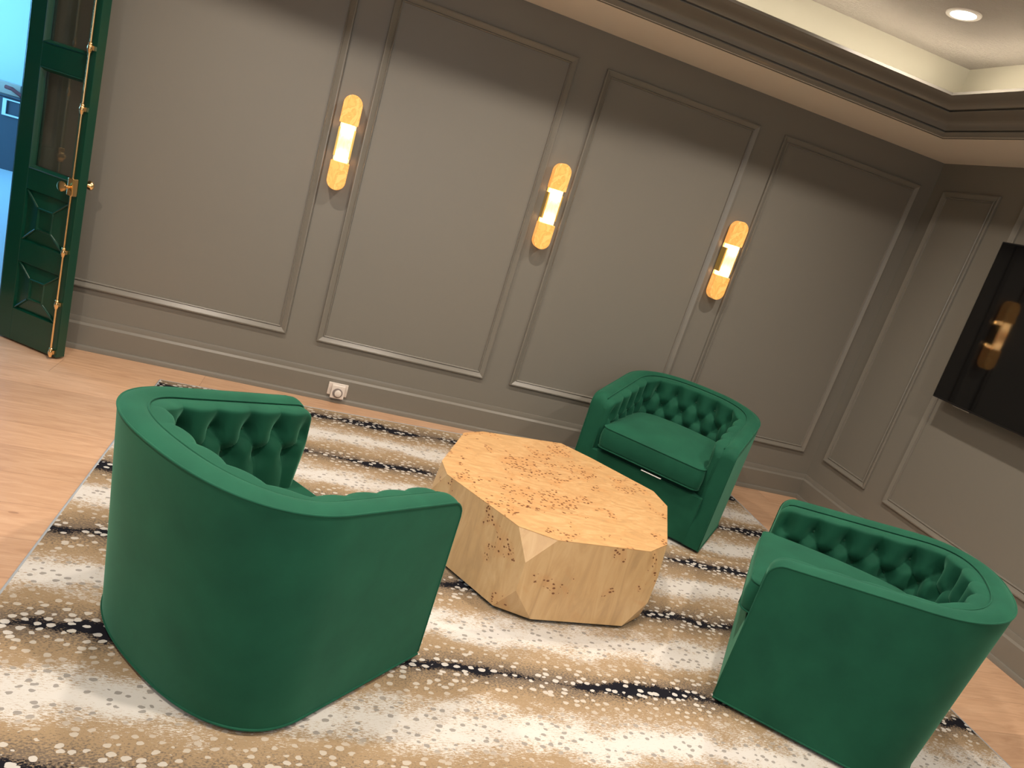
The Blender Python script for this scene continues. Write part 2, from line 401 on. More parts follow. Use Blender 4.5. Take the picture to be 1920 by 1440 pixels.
# baseboards
bprof = [(0, 0.206), (0.006, 0.206), (0.008, 0.200), (0.010, 0.172), (0.020, 0.158), (0.020, 0.032), (0.032, 0.030), (0.036, 0.022), (0.036, 0.0), (0, 0)]
def baseboard(name, p0, p1, nrm, m0=0, m1=0):
    """p0,p1 along the wall foot, nrm points into the room, m0/m1 mitre signs"""
    bm = BM(); a = Vector((*p0, 0)); b = Vector((*p1, 0)); t = (b - a).normalized(); n = Vector((*nrm, 0)); rows = []
    for dd, z in bprof:
        rows.append([bm.verts.new(a + n * dd + t * dd * m0 + Vector((0, 0, z))), bm.verts.new(b + n * dd + t * dd * m1 + Vector((0, 0, z)))])
    grid_faces(bm, rows)
    return struct(obj(name, bm, M['taupe_trim'], smooth=True, auto=30))
baseboard('baseboard_back', (-5.76, 0), (0, 0), (0, -1), 0, -1)['label'] = 'taupe stepped baseboard of the back wall'
baseboard('baseboard_right', (0, 0), (0, YF), (-1, 0), 1, 0)
baseboard('baseboard_left', (XL, YF), (XL, 0), (1, 0))

# picture-frame mouldings
mprof = [(0, 0), (0, 0.015), (0.003, 0.020), (0.010, 0.021), (0.018, 0.017), (0.030, 0.010), (0.036, 0.007), (0.038, 0.011), (0.041, 0.013), (0.045, 0.011), (0.047, 0.0)]
PZ0, PZ1 = 0.388, 2.546
tn = 4
def panel(wall, a, b):
    global tn
    bm = BM()
    fn = (lambda u, v, o: (u, -o, v)) if wall == 'back' else ((lambda u, v, o: (-o, u, v)) if wall == 'right' else (lambda u, v, o: (XL + o, u, v)))
    frame_sweep(bm, ((min(a, b), PZ0), (max(a, b), PZ1)), mprof, fn)
    o = struct(obj('trim_%d' % tn, bm, M['taupe_trim'], smooth=True, auto=30)); tn += 1
    o['label'] = 'rectangular panel moulding on the %s wall' % wall
    return o
for a, b in ((-5.74, -4.190), (-3.994, -2.842), (-2.646, -1.498), (-1.302, -0.123)): panel('back', a, b)
for a, b in ((-0.119, -0.615), (-0.810, -2.91), (-3.105, -3.6), (-3.8, -5.9)): panel('right', a, b)
for a, b in ((-0.3, -2.0), (-2.3, -4.0)): panel('left', a, b)

# door opening casing
bm = BM()
box(bm, OX1 - 0.0, OX1 + 0.012, -0.012, 0.16, 0, OH); box(bm, OX0 - 0.012, OX0, -0.012, 0.16, 0, OH); box(bm, OX0 - 0.012, OX1 + 0.012, -0.012, 0.16, OH, OH + 0.03)
cs = struct(obj('trim_%d' % tn, bm, M['door'])); cs['label'] = 'green door jamb'; tn += 1

# ------------------------------------------------------------ outer room seen through the door
bm = BM(); box(bm, -12.5, -3.5, 0.15, 6.6, -0.1, 0.0); struct(obj('floor_outer', bm, M['floor_ext']))
bm = BM(); box(bm, -12.5, -3.5, 6.5, 6.6, 0, 3.1); struct(obj('wall_outer_back', bm, M['room_ext']))
bm = BM(); box(bm, -3.6, -3.5, 0.15, 6.5, 0, 3.1); struct(obj('wall_outer_right', bm, M['room_ext']))
bm = BM(); box(bm, -12.5, -12.4, 0.15, 6.5, 0, 3.1); struct(obj('wall_outer_left', bm, M['room_ext']))
bm = BM(); box(bm, -12.5, -3.5, 0.15, 6.6, 3.1, 3.2); struct(obj('ceiling_outer', bm, M['room_ext']))
cab = thing('storage_cabinet', 'dark blue cabinet in the bright room beyond the green door', 'cabinet', (-8.7, 6.1, 0))
bm = BM(); box(bm, -0.9, 1.5, -0.25, 0.3, 0, 0.88); obj('body', bm, M['cab'], cab, bevel=0.006)
bm = BM(); box(bm, -0.92, 1.52, -0.27, 0.3, 0.882, 0.90); obj('top', bm, M['cab'], cab)
bm = BM()
for (a, b, c, d_) in ((0.50, 0.54, 0.66, 0.86), (0.84, 0.865, 0.66, 0.86), (0.54, 0.84, 0.66, 0.68), (0.54, 0.84, 0.845, 0.86)):
    box(bm, a, b, -0.27, -0.251, c, d_)
obj('drawer_frame', bm, M['cab_pull'], cab)
bm = BM(); box(bm, -8.55, -8.08, 5.98, 6.15, 0.901, 1.04)
tag(obj('cardboard_box', bm, M['tanbox'], bevel=0.005), 'small tan box on top of the dark blue cabinet', 'box')
bm = BM(); tube(bm, [(-8.22, 5.92, 0.99), (-8.14, 5.90, 0.985), (-8.04, 5.90, 0.935), (-7.8, 5.90, 0.926), (-7.4, 5.9, 0.925)], 0.024, 8)
tag(obj('folded_cloth', bm, M['redcloth'], smooth=True), 'dark red rolled cloth on the blue cabinet beside the tan box', 'cloth')

# ------------------------------------------------------------ green doors
LW, LT, LH = 0.446, 0.055, 2.36
def make_door(name, mirror=False):
    """local: x 0 (free edge) .. LW (hinge), face with the rod at y=0 pointing to -y, body towards +y"""
    root = bpy.data.objects.new(name, None); COL.objects.link(root); root['kind'] = 'structure'
    sx = -1 if mirror else 1
    GX0, GX1 = 0.050, 0.345
    zb, zg0, zg1, zg2 = 0.012, 1.02, 1.565, 1.685
    def B(bm, x0, x1, y0, y1, z0, z1): box(bm, *sorted((sx * x0, sx * x1)), y0, y1, z0, z1)
    bm = BM(); B(bm, 0, GX0, 0, LT, zb, LH); obj('stile', bm, M['door'], root, bevel=0.002)
    bm = BM(); B(bm, GX1, LW, 0, LT, zb, LH); obj('stile', bm, M['door'], root, bevel=0.002)
    bm = BM(); B(bm, GX0, GX1, 0.0, LT, 0.905, zg0); obj('rail', bm, M['door'], root, bevel=0.002)
    bm = BM(); B(bm, GX0, GX1, 0.0, LT, zg1, zg2); obj('rail', bm, M['door'], root, bevel=0.002)
    bm = BM(); B(bm, GX0, GX1, 0.0, LT, 2.24, LH); obj('rail', bm, M['door'], root, bevel=0.002)
    bm = BM(); B(bm, GX0, GX1, 0.0, LT, 0.49, 0.615); obj('rail', bm, M['door'], root, bevel=0.002)
    bm = BM(); B(bm, GX0, GX1, 0.0, LT, zb, 0.205); obj('rail', bm, M['door'], root, bevel=0.002)
    for z0, z1 in ((zg0, zg1), (zg2, 2.24)):
        bm = BM(); B(bm, GX0, GX1, 0.026, 0.030, z0, z1)
        p = obj('pane', bm, M['glass'], root)
        bm = BM()
        frame_sweep(bm, ((GX0, z0), (GX1, z1)), [(0, 0.0), (0.006, -0.004), (0.012, 0.004), (0.020, 0.016), (0.020, 0.026)], lambda u, v, o: (sx * u, o, v))
        frame_sweep(bm, ((GX0, z0), (GX1, z1)), [(0, LT), (0.006, LT + 0.004), (0.012, LT - 0.004), (0.020, LT - 0.016), (0.020, 0.030)], lambda u, v, o: (sx * u, o, v))
        obj('glazing_bead', bm, M['door'], p)
    # lower coffered panels: four slopes rising to a raised centre block
    for z0, z1 in ((0.205, 0.49), (0.615, 0.905)):
        bm = BM()
        cx, cz = (GX0 + GX1) / 2, (z0 + z1) / 2
        for side, ysg in ((0.0, 1), (LT, -1)):
            def ring(hx, hz, o): return [bm.verts.new((sx * (cx + a * hx), side + ysg * o, cz + b * hz)) for a, b in ((-1, -1), (1, -1), (1, 1), (-1, 1))]
            hx, hz = (GX1 - GX0) / 2, (z1 - z0) / 2
            rows = [ring(hx, hz, 0.0), ring(hx - 0.004, hz - 0.004, 0.016), ring(0.056, 0.064, 0.001), ring(0.052, 0.060, -0.004), ring(0.046, 0.054, -0.004), ring(0.042, 0.050, 0.006)]
            grid_faces(bm, rows, True); bm.faces.new(rows[-1])
            # ridges along the diagonals
        obj('coffered_panel', bm, M['door'], root)
        bm = BM()
        for a in (-1, 1):
            for b in (-1, 1):
                p0 = (sx * (cx + a * (hx - 0.006)), 0.008, cz + b * (hz - 0.006)); p1 = (sx * (cx + a * 0.054), 0.0, cz + b * 0.062)
                tube(bm, [p0, p1], 0.0062, 8)
        obj('diagonal_moulding', bm, M['door'], root)
    # cremone bolt
    rx, ry = sx * 0.022, -0.022
    bolt = BM(); tube(bolt, [(rx, ry, 0.03), (rx, ry, 0.97)], 0.0055, 10); tube(bolt, [(rx, ry, 1.03), (rx, ry, 2.33)], 0.0055, 10)
    rod = obj('cremone_rod', bolt, M['brass'], root, smooth=True, auto=40)
    for z in (0.045, 0.335, 0.640, 1.42, 1.73, 2.1):
        bm = BM(); lathe(bm, [(0.006, -0.030), (0.009, -0.026), (0.009, -0.020), (0.0125, -0.014), (0.0135, 0.0), (0.0105, 0.010), (0.009, 0.014), (0.011, 0.018), (0.009, 0.024), (0.006, 0.026)], 16, loc=(rx, ry, z))
        box(bm, *sorted((rx - 0.012, rx + 0.012)), ry, -0.0005, z - 0.012, z + 0.010)
        obj('rod_guide', bm, M['brass'], rod, smooth=True, auto=40)
    bm = BM(); box(bm, rx - 0.019, rx + 0.019, -0.036, -0.0005, 0.955, 1.05); obj('bolt_box', bm, M['brass'], root, bevel=0.004)
    bm = BM(); lathe(bm, [(0.008, 0.0), (0.008, -0.012), (0.006, -0.016), (0.012, -0.022), (0.024, -0.030), (0.029, -0.038), (0.027, -0.045), (0.015, -0.050)], 24, axis='y', loc=(rx + sx * 0.012, -0.036, 1.0))
    obj('knob', bm, M['brass'], root, smooth=True, auto=50)
    bm = BM(); lathe(bm, [(0.016, 0.0), (0.016, 0.005), (0.008, 0.008), (0.008, 0.02), (0.014, 0.026), (0.024, 0.034), (0.026, 0.040), (0.022, 0.048), (0.010, 0.052)], 24, axis='y', loc=(rx, LT, 1.02))
    obj('knob', bm, M['brass'], root, smooth=True, auto=50)
    bm = BM(); lathe(bm, [(0.004, -0.02), (0.010, -0.014), (0.010, 0.012), (0.004, 0.016)], 12, loc=(sx * (LW + 0.004), LT * 0.5, 0.4)); lathe(bm, [(0.004, -0.02), (0.010, -0.014), (0.010, 0.012), (0.004, 0.016)], 12, loc=(sx * (LW + 0.004), LT * 0.5, 1.9))
    obj('hinge', bm, M['brass'], root, smooth=True, auto=40)
    return root
d1 = make_door('door_1', mirror=True)
# local -x direction must point from the free edge K to the hinge (-0.883, 0.468); local -y must face the camera (-0.468,-0.883)
d1.location = (-5.39, -0.283, 0)
d1.rotation_euler = (0, 0, math.atan2(-0.468, 0.883))
d1['label'] = 'open green door with glass panes and brass rod at the left'
d2 = make_door('door_2', mirror=False)
# opened square to the wall: rod face looks to +x; free edge at y=-0.52, hinge at the wall
d2.location = (-6.66, -0.515, 0); d2.rotation_euler = (0, 0, pi / 2)
d2['label'] = 'second green door leaf, seen mirrored in the glass of the first'

# ------------------------------------------------------------ rug
RC = [(-4.825, -0.292), (-3.90, -0.238), (-2.90, -0.172), (-0.80, -0.095), (-0.812, -5.0), (-4.77, -5.0)]
bm = BM(); prism(bm, RC, 0.0005, 0.012)
rug = thing('antelope_print_rug', 'large cream, tan and black antelope-print rug under the three green chairs', 'rug')
obj('pile', bm, M['rug'], rug)
bm = BM(); tube(bm, [(x, y, 0.0072) for x, y in RC], 0.0068, 8, closed=True)
obj('binding', bm, M['rug_edge'], rug, smooth=True)

# ------------------------------------------------------------ coffee table
TP = [(-3.162, -1.219), (-3.045, -1.144), (-2.558, -1.071), (-2.422, -1.200), (-2.150, -1.512), (-2.139, -1.673),
      (-2.332, -2.099), (-2.455, -2.191), (-2.904, -2.231), (-3.061, -2.169), (-3.324, -1.787), (-3.333, -1.649)]
TC = (-2.740, -1.662)
tbl = thing('burl_coffee_table', 'low faceted burl wood coffee table in the middle of the rug', 'table', (TC[0], TC[1], 0.0125))
TPl = [(x - TC[0], y - TC[1]) for x, y in TP]
zt, zb, za1, za2 = 0.4025, 0.018, 0.285, 0.150
def isect(p, q, r, s):
    x1, y1 = p; x2, y2 = q; x3, y3 = r; x4, y4 = s
    D = (x1 - x2) * (y3 - y4) - (y1 - y2) * (x3 - x4)
    a = x1 * y2 - y1 * x2; b = x3 * y4 - y3 * x4
    return ((a * (x3 - x4) - (x1 - x2) * b) / D, (a * (y3 - y4) - (y1 - y2) * b) / D)
bm = BM()
top = [bm.verts.new((x, y, zt)) for x, y in TPl]; bot = [bm.verts.new((x, y, zb)) for x, y in TPl]
A1, A2 = [], []
for c in range(6):     # corner c is cut between vertices 2c and 2c+1
    i, j = 2 * c, 2 * c + 1
    x, y = isect(TPl[i - 1], TPl[i], TPl[j], TPl[(j + 1) % 12])
    A1.append(bm.verts.new((x, y, za1))); A2.append(bm.verts.new((x, y, za2)))
for c in range(6):
    i, j = 2 * c, 2 * c + 1; nc = (c + 1) % 6; ni = (2 * nc) % 12
    bm.faces.new((top[i], A1[c], top[j])); bm.faces.new((bot[i], bot[j], A2[c]))
    bm.faces.new((top[j], A1[c], A2[c], bot[j], bot[ni], A2[nc], A1[nc], top[ni]))
obj('body', bm, M['burl_side'], tbl)
bm = BM(); prism(bm, TPl, zt + 0.0002, zt + 0.003); obj('tabletop', bm, M['burl_top'], tbl)
bm = BM(); prism(bm, [(x * 0.90, y * 0.90) for x, y in TPl], 0.0, zb - 0.0002); obj('plinth', bm, M['black'], tbl)

# ------------------------------------------------------------ tub chairs
WB, WT, DB, DT, AA, NN, HF, HB = 0.455, 0.459, 0.803, 0.873, 0.524, 2.39, 0.650, 0.775
CY = 0.42                     # local origin sits this far behind the front plane
def u_outline(w, D, n_arm, n_back):
    pts = []
    arm = [0, .004, .010, .018, .028, .040, .055, .075] + [0.075 + (AA - 0.075) * (i + 1) / n_arm for i in range(n_arm - 1)]
    for a in arm: pts.append((w, -a))
    # resampled superellipse
    fine = []
    N = 2000
    for i in range(N + 1):
        t = pi * i / N
        c, s = cos(t), sin(t)
        fine.append((w * math.copysign(abs(c) ** (2 / NN), c), -AA - (D - AA) * abs(s) ** (2 / NN)))
    L = [0]
    for p, q in zip(fine, fine[1:]): L.append(L[-1] + math.hypot(q[0] - p[0], q[1] - p[1]))
    j = 0
    for i in range(n_back + 1):
        T = L[-1] * i / n_back
        while j < N - 1 and L[j + 1] < T: j += 1
        f = (T - L[j]) / max(1e-9, L[j + 1] - L[j])
        pts.append((fine[j][0] + f * (fine[j + 1][0] - fine[j][0]), fine[j][1] + f * (fine[j + 1][1] - fine[j][1])))
    for a in arm[::-1]: pts.append((-w, -a))
    return pts
NA, NB = 60, 170
OB = u_outline(WB, DB, NA, NB); OT = u_outline(WT, DT, NA, NB)
ns = len(OT)
def smooth01(x): x = max(0, min(1, x)); return x * x * (3 - 2 * x)
NRM = []
for i in range(ns):
    a = OT[max(i - 1, 0)]; b = OT[min(i + 1, ns - 1)]
    tx, ty = b[0] - a[0], b[1] - a[1]; l = math.hypot(tx, ty) or 1
    if l < 1e-6 or l == 1: pass
    NRM.append((ty / l, -tx / l))
for i in range(ns):
    if abs(abs(OT[i][0]) - WT) < 1e-6 and OT[i][1] > -AA + 1e-6:
        NRM[i] = (-1, 0) if OT[i][0] > 0 else (1, 0)
# arc coordinate along a line offset inwards, zero in the middle of the back
MID = [(OT[i][0] + NRM[i][0] * 0.12, OT[i][1] + NRM[i][1] * 0.12) for i in range(ns)]
ARC = [0]
for p, q in zip(MID, MID[1:]): ARC.append(ARC[-1] + math.hypot(q[0] - p[0], q[1] - p[1]))
ARC = [a - ARC[-1] / 2 for a in ARC]
RR, T0, BAND = 0.055, 0.092, 0.084
def height(i):
    q = -OT[i][1]
    h = HF + (HB - HF) * q / DT
    if q < RR: h -= RR - sqrt(max(0, RR * RR - (RR - q) ** 2))
    return h
def edge_k(i):            # inner pad shrinks towards the arm front so the front edge is rounded
    q = -OT[i][1]; r = 0.055
    return (r - sqrt(max(0, r * r - (r - q) ** 2))) * 0.75 if q < r else 0
TU, TV, V1 = 0.137, 0.095, 0.098
def pillow(u, v, vmax):
    U = u / TU; V = (v - V1) / TV
    if V < 0:
        p = abs(sin(pi * U)) ** 2
        crease = 1 - (1 - 0.60 * smooth01(-V)) * (1 - p ** 0.36)
    elif V <= vmax:
        crease = (abs(sin(pi * (U + V / 2))) * abs(sin(pi * (U - V / 2)))) ** 0.36
    else:
        p = abs(sin(pi * (U + vmax / 2))) ** 2
        crease = 1 - (1 - 0.45 * smooth01((V - vmax) / 1.5)) * (1 - p ** 0.36)
    dmin = 9.0
    for rrow in range(0, vmax + 1):
        k_ = 0.5 * (rrow % 2); uu = (U - k_) - round(U - k_)
        dmin = min(dmin, math.hypot(uu * TU, (V - rrow) * TV))
    dim = 1 - math.exp(-(dmin / 0.034) ** 2)
    return 0.52 * crease + 0.48 * dim
ZLOW = 0.29
def wall_point(i, off, z):
    f = max(0, min(1, z / height(i))) if height(i) > 0 else 0
    ox = OB[i][0] + (OT[i][0] - OB[i][0]) * f; oy = OB[i][1] + (OT[i][1] - OB[i][1]) * f
    return (ox + NRM[i][0] * off, oy + NRM[i][1] * off + CY, z)
def pad_point(i, v):
    h = height(i); q = -OT[i][1]
    damp = smooth01((q - 0.01) / 0.05)
    pl = pillow(ARC[i], v, 2 if q > 0.47 else 1) * damp + (1 - damp) * 0.85
    rnd_ = sqrt(max(0.0, 1 - max(0, 1 - v / 0.040) ** 2))      # rolls over from the seam
    base = BAND + (T0 - BAND) * rnd_
    low = smooth01((v - 0.10) / 0.25)
    off = base + 0.060 * pl * rnd_ - edge_k(i) * rnd_
    y_in = 0.0
    hump = 0.020 * sin(pi * min(1, v / 0.085)) * pl
    x, y, z = wall_point(i, off, h - v + hump - 0.004)
    return (x, y - 0.030 * low * (1 - smooth01(q / 0.12)), z)
def build_chair():
    root = thing('tub_chair', '', 'chair', group='green velvet tub chairs around the coffee table')
    # shell: outer wall, top band, front faces
    bm = BM(); cols = []
    for i in range(ns):
        h = height(i); c = []
        for j in range(9): c.append(bm.verts.new(wall_point(i, 0, 0.018 + (h - 0.018) * j / 8)))
        bw = BAND * (1 - 0.0) 
        for j in range(1, 7):
            f = j / 6
            c.append(bm.verts.new(wall_point(i, bw * f, h + 0.013 * sin(pi * min(1, f * 1.0)) ** 0.8 * (1 if f < 1 else 0) - (0.004 if f == 1 else 0))))
        cols.append(c)
    grid_faces(bm, cols)
    # front cap of each arm
    for i in (0, ns - 1):
        h = height(i)
        pv = [pad_point(i, (h - ZLOW) * (j / 46) ** 1.15) for j in range(1, 47, 3)]
        x_, y_, z_ = pv[-1]
        inner = [bm.verts.new((x_, CY - 0.004, 0.018)), bm.verts.new((x_, CY - 0.004, 0.15))] + [bm.verts.new((p[0], p[1] if p[1] < CY else CY, p[2])) for p in pv[::-1]]
        loop = cols[i] + inner[::-1]
        f_ = bm.faces.new(loop); bmesh.ops.triangulate(bm, faces=[f_])
    obj('shell', bm, M['velvet'], root, smooth=True, auto=42)
    # tufted inner pad
    bm = BM(); cols = []
    nv = 46
    for i in range(ns):
        h = height(i); ek = edge_k(i); q = -OT[i][1]
        c = [bm.verts.new(wall_point(i, BAND - 0.002, h - 0.006))]
        vtot = h - ZLOW
        for j in range(1, nv + 1):
            v = vtot * (j / nv) ** 1.15
            c.append(bm.verts.new(pad_point(i, v)))
        cols.append(c)
    grid_faces(bm, cols)
    pad = obj('tufted_back', bm, M['velvet'], root, smooth=True)
    # buttons
    def idx_at(u):
        return min(range(ns), key=lambda i: abs(ARC[i] - u))
    amax = ARC[-1]
    for rrow in range(3):
        kk = 0 if rrow % 2 == 0 else 0.5
        n = int((amax - 0.05) / TU) + 1
        for q in range(-n, n + 1):
            u = (q + kk) * TU
            if abs(u) > amax - 0.09: continue
            i = idx_at(u); h = height(i); v = V1 + TV * rrow
            if rrow == 2 and -OT[i][1] <= 0.47: continue
            P = Vector(wall_point(i, T0 + 0.004, h - v)); nn = Vector((NRM[i][0], NRM[i][1], 0)).normalized()
            bm = BM()
            t = Vector((-nn.y, nn.x, 0)); rings = []
            for rr_, hh in ((0.0105, -0.004), (0.0105, 0.0), (0.008, 0.003), (0.004, 0.0045)):
                rings.append([bm.verts.new(P + (t * cos(2 * pi * a / 10) + Vector((0, 0, 1)) * sin(2 * pi * a / 10)) * rr_ + nn * hh) for a in range(10)])
            grid_faces(bm, rings, True); bm.faces.new(rings[-1])
            obj('button', bm, M['velvet_dark'], pad, smooth=True)
    # pipings
    bm = BM()
    pts = [wall_point(0, 0.001, 0.03 + (height(0) - 0.03) * j / 6) for j in range(6)] + [wall_point(i, 0.001, height(i) + 0.0005) for i in range(ns)] + [wall_point(ns - 1, 0.001, 0.03 + (height(ns - 1) - 0.03) * j / 6) for j in range(5, -1, -1)]
    tube(bm, pts, 0.0038, 8); obj('piping', bm, M['velvet'], root, smooth=True)
    bm = BM(); tube(bm, [wall_point(i, BAND, height(i) - 0.001) for i in range(4, ns - 4)], 0.0034, 8); obj('piping', bm, M['velvet'], root, smooth=True)
    bm = BM(); tube(bm, [wall_point(i, 0.0, 0.019) for i in range(ns)], 0.0045, 8); obj('base_welt', bm, M['velvet'], root, smooth=True)
    # seat base with front rail
    bm = BM()
    inner = [(WB - 0.088, -0.012)] + [(OB[i][0] + NRM[i][0] * 0.09, OB[i][1] + NRM[i][1] * 0.09) for i in range(20, ns - 20, 4)] + [(-WB + 0.088, -0.012)]
    prism(bm, [(x, y + CY + (0.009 if abs(y + 0.012) < 1e-9 else 0)) for x, y in inner], 0.018, 0.325)
    obj('seat_base', bm, M['velvet'], root, bevel=0.006)
    # seat cushion
    def rr_plan(w0, w1, y0, y1, r, n=8):
        pts = []
        cs_ = [(w1 - r, y1 - r, 0, r), (w0 + r, y1 - r, 90, r), (w0 + 0.2, y0 + 0.2, 180, 0.2), (w1 - 0.2, y0 + 0.2, 270, 0.2)]
        for cx, cy, a0, rad in cs_:
            for j in range(n + 1):
                a = math.radians(a0 + 90 * j / n); pts.append((cx + rad * cos(a), cy + rad * sin(a)))
        dense = []
        for a, b in zip(pts, pts[1:] + pts[:1]):
            L = math.hypot(b[0] - a[0], b[1] - a[1]); m = max(1, int(L / 0.03))
            for t in range(m): dense.append((a[0] + (b[0] - a[0]) * t / m, a[1] + (b[1] - a[1]) * t / m))
        return dense
    plan = rr_plan(-0.325, 0.325, -0.665, 0.034, 0.045)
    cx, cy = 0, -0.33
    def ringat(scale, z, outw=0.0):
        r = []
        for x, y in plan:
            dx, dy = x - cx, y - cy; L = math.hypot(dx, dy)
            r.append((cx + dx * scale + dx / L * outw, cy + dy * scale + dy / L * outw + CY, z))
        return r
    def dome(s_, sgn, z0, amp):
        out_ = []
        for (x, y) in plan:
            dx, dy = (x - cx) * s_, (y - cy) * s_
            ex = max(0, 1 - (dx / 0.325) ** 2); ey = max(0, 1 - ((dy) / 0.36) ** 2)
            out_.append((cx + dx, cy + dy + CY, z0 + sgn * amp * (ex * ey) ** 0.55))
        return out_
    bm = BM(); rows = []
    ZC0, ZC1 = 0.362, 0.492
    for s_ in (0.05, 0.4, 0.7, 0.9): rows.append([bm.verts.new(p) for p in dome(s_, -1, ZC0, 0.012)])
    for f in range(0, 9):
        rows.append([bm.verts.new(p) for p in ringat(1, ZC0 + (ZC1 - ZC0) * f / 8, 0.010 * sin(pi * f / 8))])
    for s_ in (0.985, 0.96, 0.92, 0.87, 0.8, 0.72, 0.62, 0.5, 0.38, 0.25, 0.12, 0.02): rows.append([bm.verts.new(p) for p in dome(s_, 1, ZC1, 0.060)])
    grid_faces(bm, rows, True); bm.faces.new(rows[0]); bm.faces.new(rows[-1])
    cu = obj('seat_cushion', bm, M['velvet'], root, smooth=True)
    bm = BM(); tube(bm, ringat(1, ZC1, 0.001), 0.0042, 8, closed=True); obj('piping', bm, M['velvet'], cu, smooth=True)
    bm = BM(); tube(bm, ringat(1, ZC0, 0.001), 0.0042, 8, closed=True); obj('piping', bm, M['velvet'], cu, smooth=True)
    # recessed swivel base
    bm = BM(); lathe(bm, [(0.26, 0.0), (0.26, 0.017)], 40, loc=(0, -0.02, 0)); obj('swivel_base', bm, M['black'], root)
    return root
def copy_tree(o, parent=None):
    c = o.copy(); COL.objects.link(c); c.parent = parent
    for ch in [x for x in bpy.data.objects if x.parent == o and x != c]:
        copy_tree(ch, c)
    return c
def pose(o, fx, fy, th):
    o.rotation_euler = (0, 0, th)
    # local (0,CY) is the front centre
    o.location = (fx - (-sin(th) * CY), fy - cos(th) * CY, 0.0125)
chairL = build_chair()
chairR = copy_tree(chairL); chairB = copy_tree(chairL)
# the chair at left has its loose cushion taken out: only the deck shows
for ch in [x for x in bpy.data.objects if x.parent == chairL and x.name.startswith('seat_cushion')]:
    for g_ in [x for x in bpy.data.objects if x.parent == ch]: bpy.data.objects.remove(g_, do_unlink=True)
    bpy.data.objects.remove(ch, do_unlink=True)
pose(chairL, -3.728, -2.200, -0.830); chairL['label'] = 'green velvet tub chair nearest the camera at left, seen from behind, without seat cushion'
pose(chairR, -1.924, -2.225, 0.932); chairR['label'] = 'green velvet tub chair at lower right, seen from its side, below the wall screen'
pose(chairB, -1.980, -1.047, 2.424); chairB['label'] = 'green velvet tub chair against the panelled wall, facing the camera with open seat'
bm = BM(); box(bm, -0.112, 0.016, CY + 0.030, CY + 0.038, 0.3395, 0.3435)
lab = obj('law_label', bm, M['white_tag'], chairB); lab['label'] = 'white fabric label edge'

# ------------------------------------------------------------ wall sconces
ala = mat('alabaster_lit', (0.80, 0.56, 0.27), 0.35); M['alabaster'] = ala
k = NT(ala)
vein = k.noise(k.coord((6, 6, 3)), 2.6, 5, 0.6, 2.0)
vc = k.ramp(vein, [(0.40, (0.92, 0.52, 0.15)), (0.5, (0.80, 0.40, 0.10)), (0.56, (0.96, 0.57, 0.18))])
k.ln(vc, k.b.inputs['Base Color']); k.ln(vc, k.b.inputs['Emission Color'])
k.b.inputs['Emission Strength'].default_value = 0.95
trn = k.new('ShaderNodeBsdfTranslucent'); trn.inputs[0].default_value = (0.55, 0.40, 0.20, 1)
mx = k.new('ShaderNodeMixShader'); mx.inputs[0].default_value = 0.45
outn = k.n['Material Output']; k.ln(k.b.outputs[0], mx.inputs[1]); k.ln(trn.outputs[0], mx.inputs[2]); k.ln(mx.outputs[0], outn.inputs[0])
ac = ala.copy(); ac.name = 'alabaster_backlit_centre'; M['alabaster_centre'] = ac
for n_ in ac.node_tree.nodes:
    if n_.type == 'BSDF_TRANSLUCENT': n_.inputs[0].default_value = (0.90, 0.72, 0.46, 1)
    if n_.type == 'BSDF_PRINCIPLED': n_.inputs['Emission Strength'].default_value = 0.9
    if n_.type == 'VALTORGB':
        for e_ in n_.color_ramp.elements: e_.color = (0.95, e_.color[1] * 1.35, e_.color[2] * 2.6, 1)
    if n_.type == 'MIX_SHADER': n_.inputs[0].default_value = 0.42
M['bulb'] = mat('lamp_bulb', (1, 1, 1), 0.4); k = NT(M['bulb'])
k.b.inputs['Emission Color'].default_value = (1.0, 0.80, 0.50, 1); k.b.inputs['Emission Strength'].default_value = 95
M['rail'] = mat('sconce_side_plate', srgb(215, 185, 105), 0.35, 0.6)
def stadium(hw, z0, z1, cap_top, cap_bot, n=12):
    pts = []
    if cap_top: pts += [(hw * cos(a), z1 - hw + hw * sin(a)) for a in [pi * j / n for j in range(n + 1)]]
    else: pts += [(hw, z1), (-hw, z1)]
    if cap_bot: pts += [(-hw * cos(a), z0 + hw - hw * sin(a)) for a in [pi * j / n for j in range(n + 1)]]
    else: pts += [(-hw, z0), (hw, z0)]
    return pts
def slab(bm, pts, y0, y1):
    a = [bm.verts.new((x, y0, z)) for x, z in pts]; b = [bm.verts.new((x, y1, z)) for x, z in pts]; n = len(pts)
    bm.faces.new(a); bm.faces.new(b[::-1])
    for i in range(n): bm.faces.new((a[i], a[(i + 1) % n], b[(i + 1) % n], b[i]))
def shell_slab(bm, pts, y_front, y_back, open_edges=()):
    """hollow stone shade: front face and side walls, open at the back"""
    a = [bm.verts.new((x, y_front, z)) for x, z in pts]; b = [bm.verts.new((x, y_back, z)) for x, z in pts]; n = len(pts)
    bm.faces.new(a)
    for i in range(n): bm.faces.new((a[i], a[(i + 1) % n], b[(i + 1) % n], b[i]))
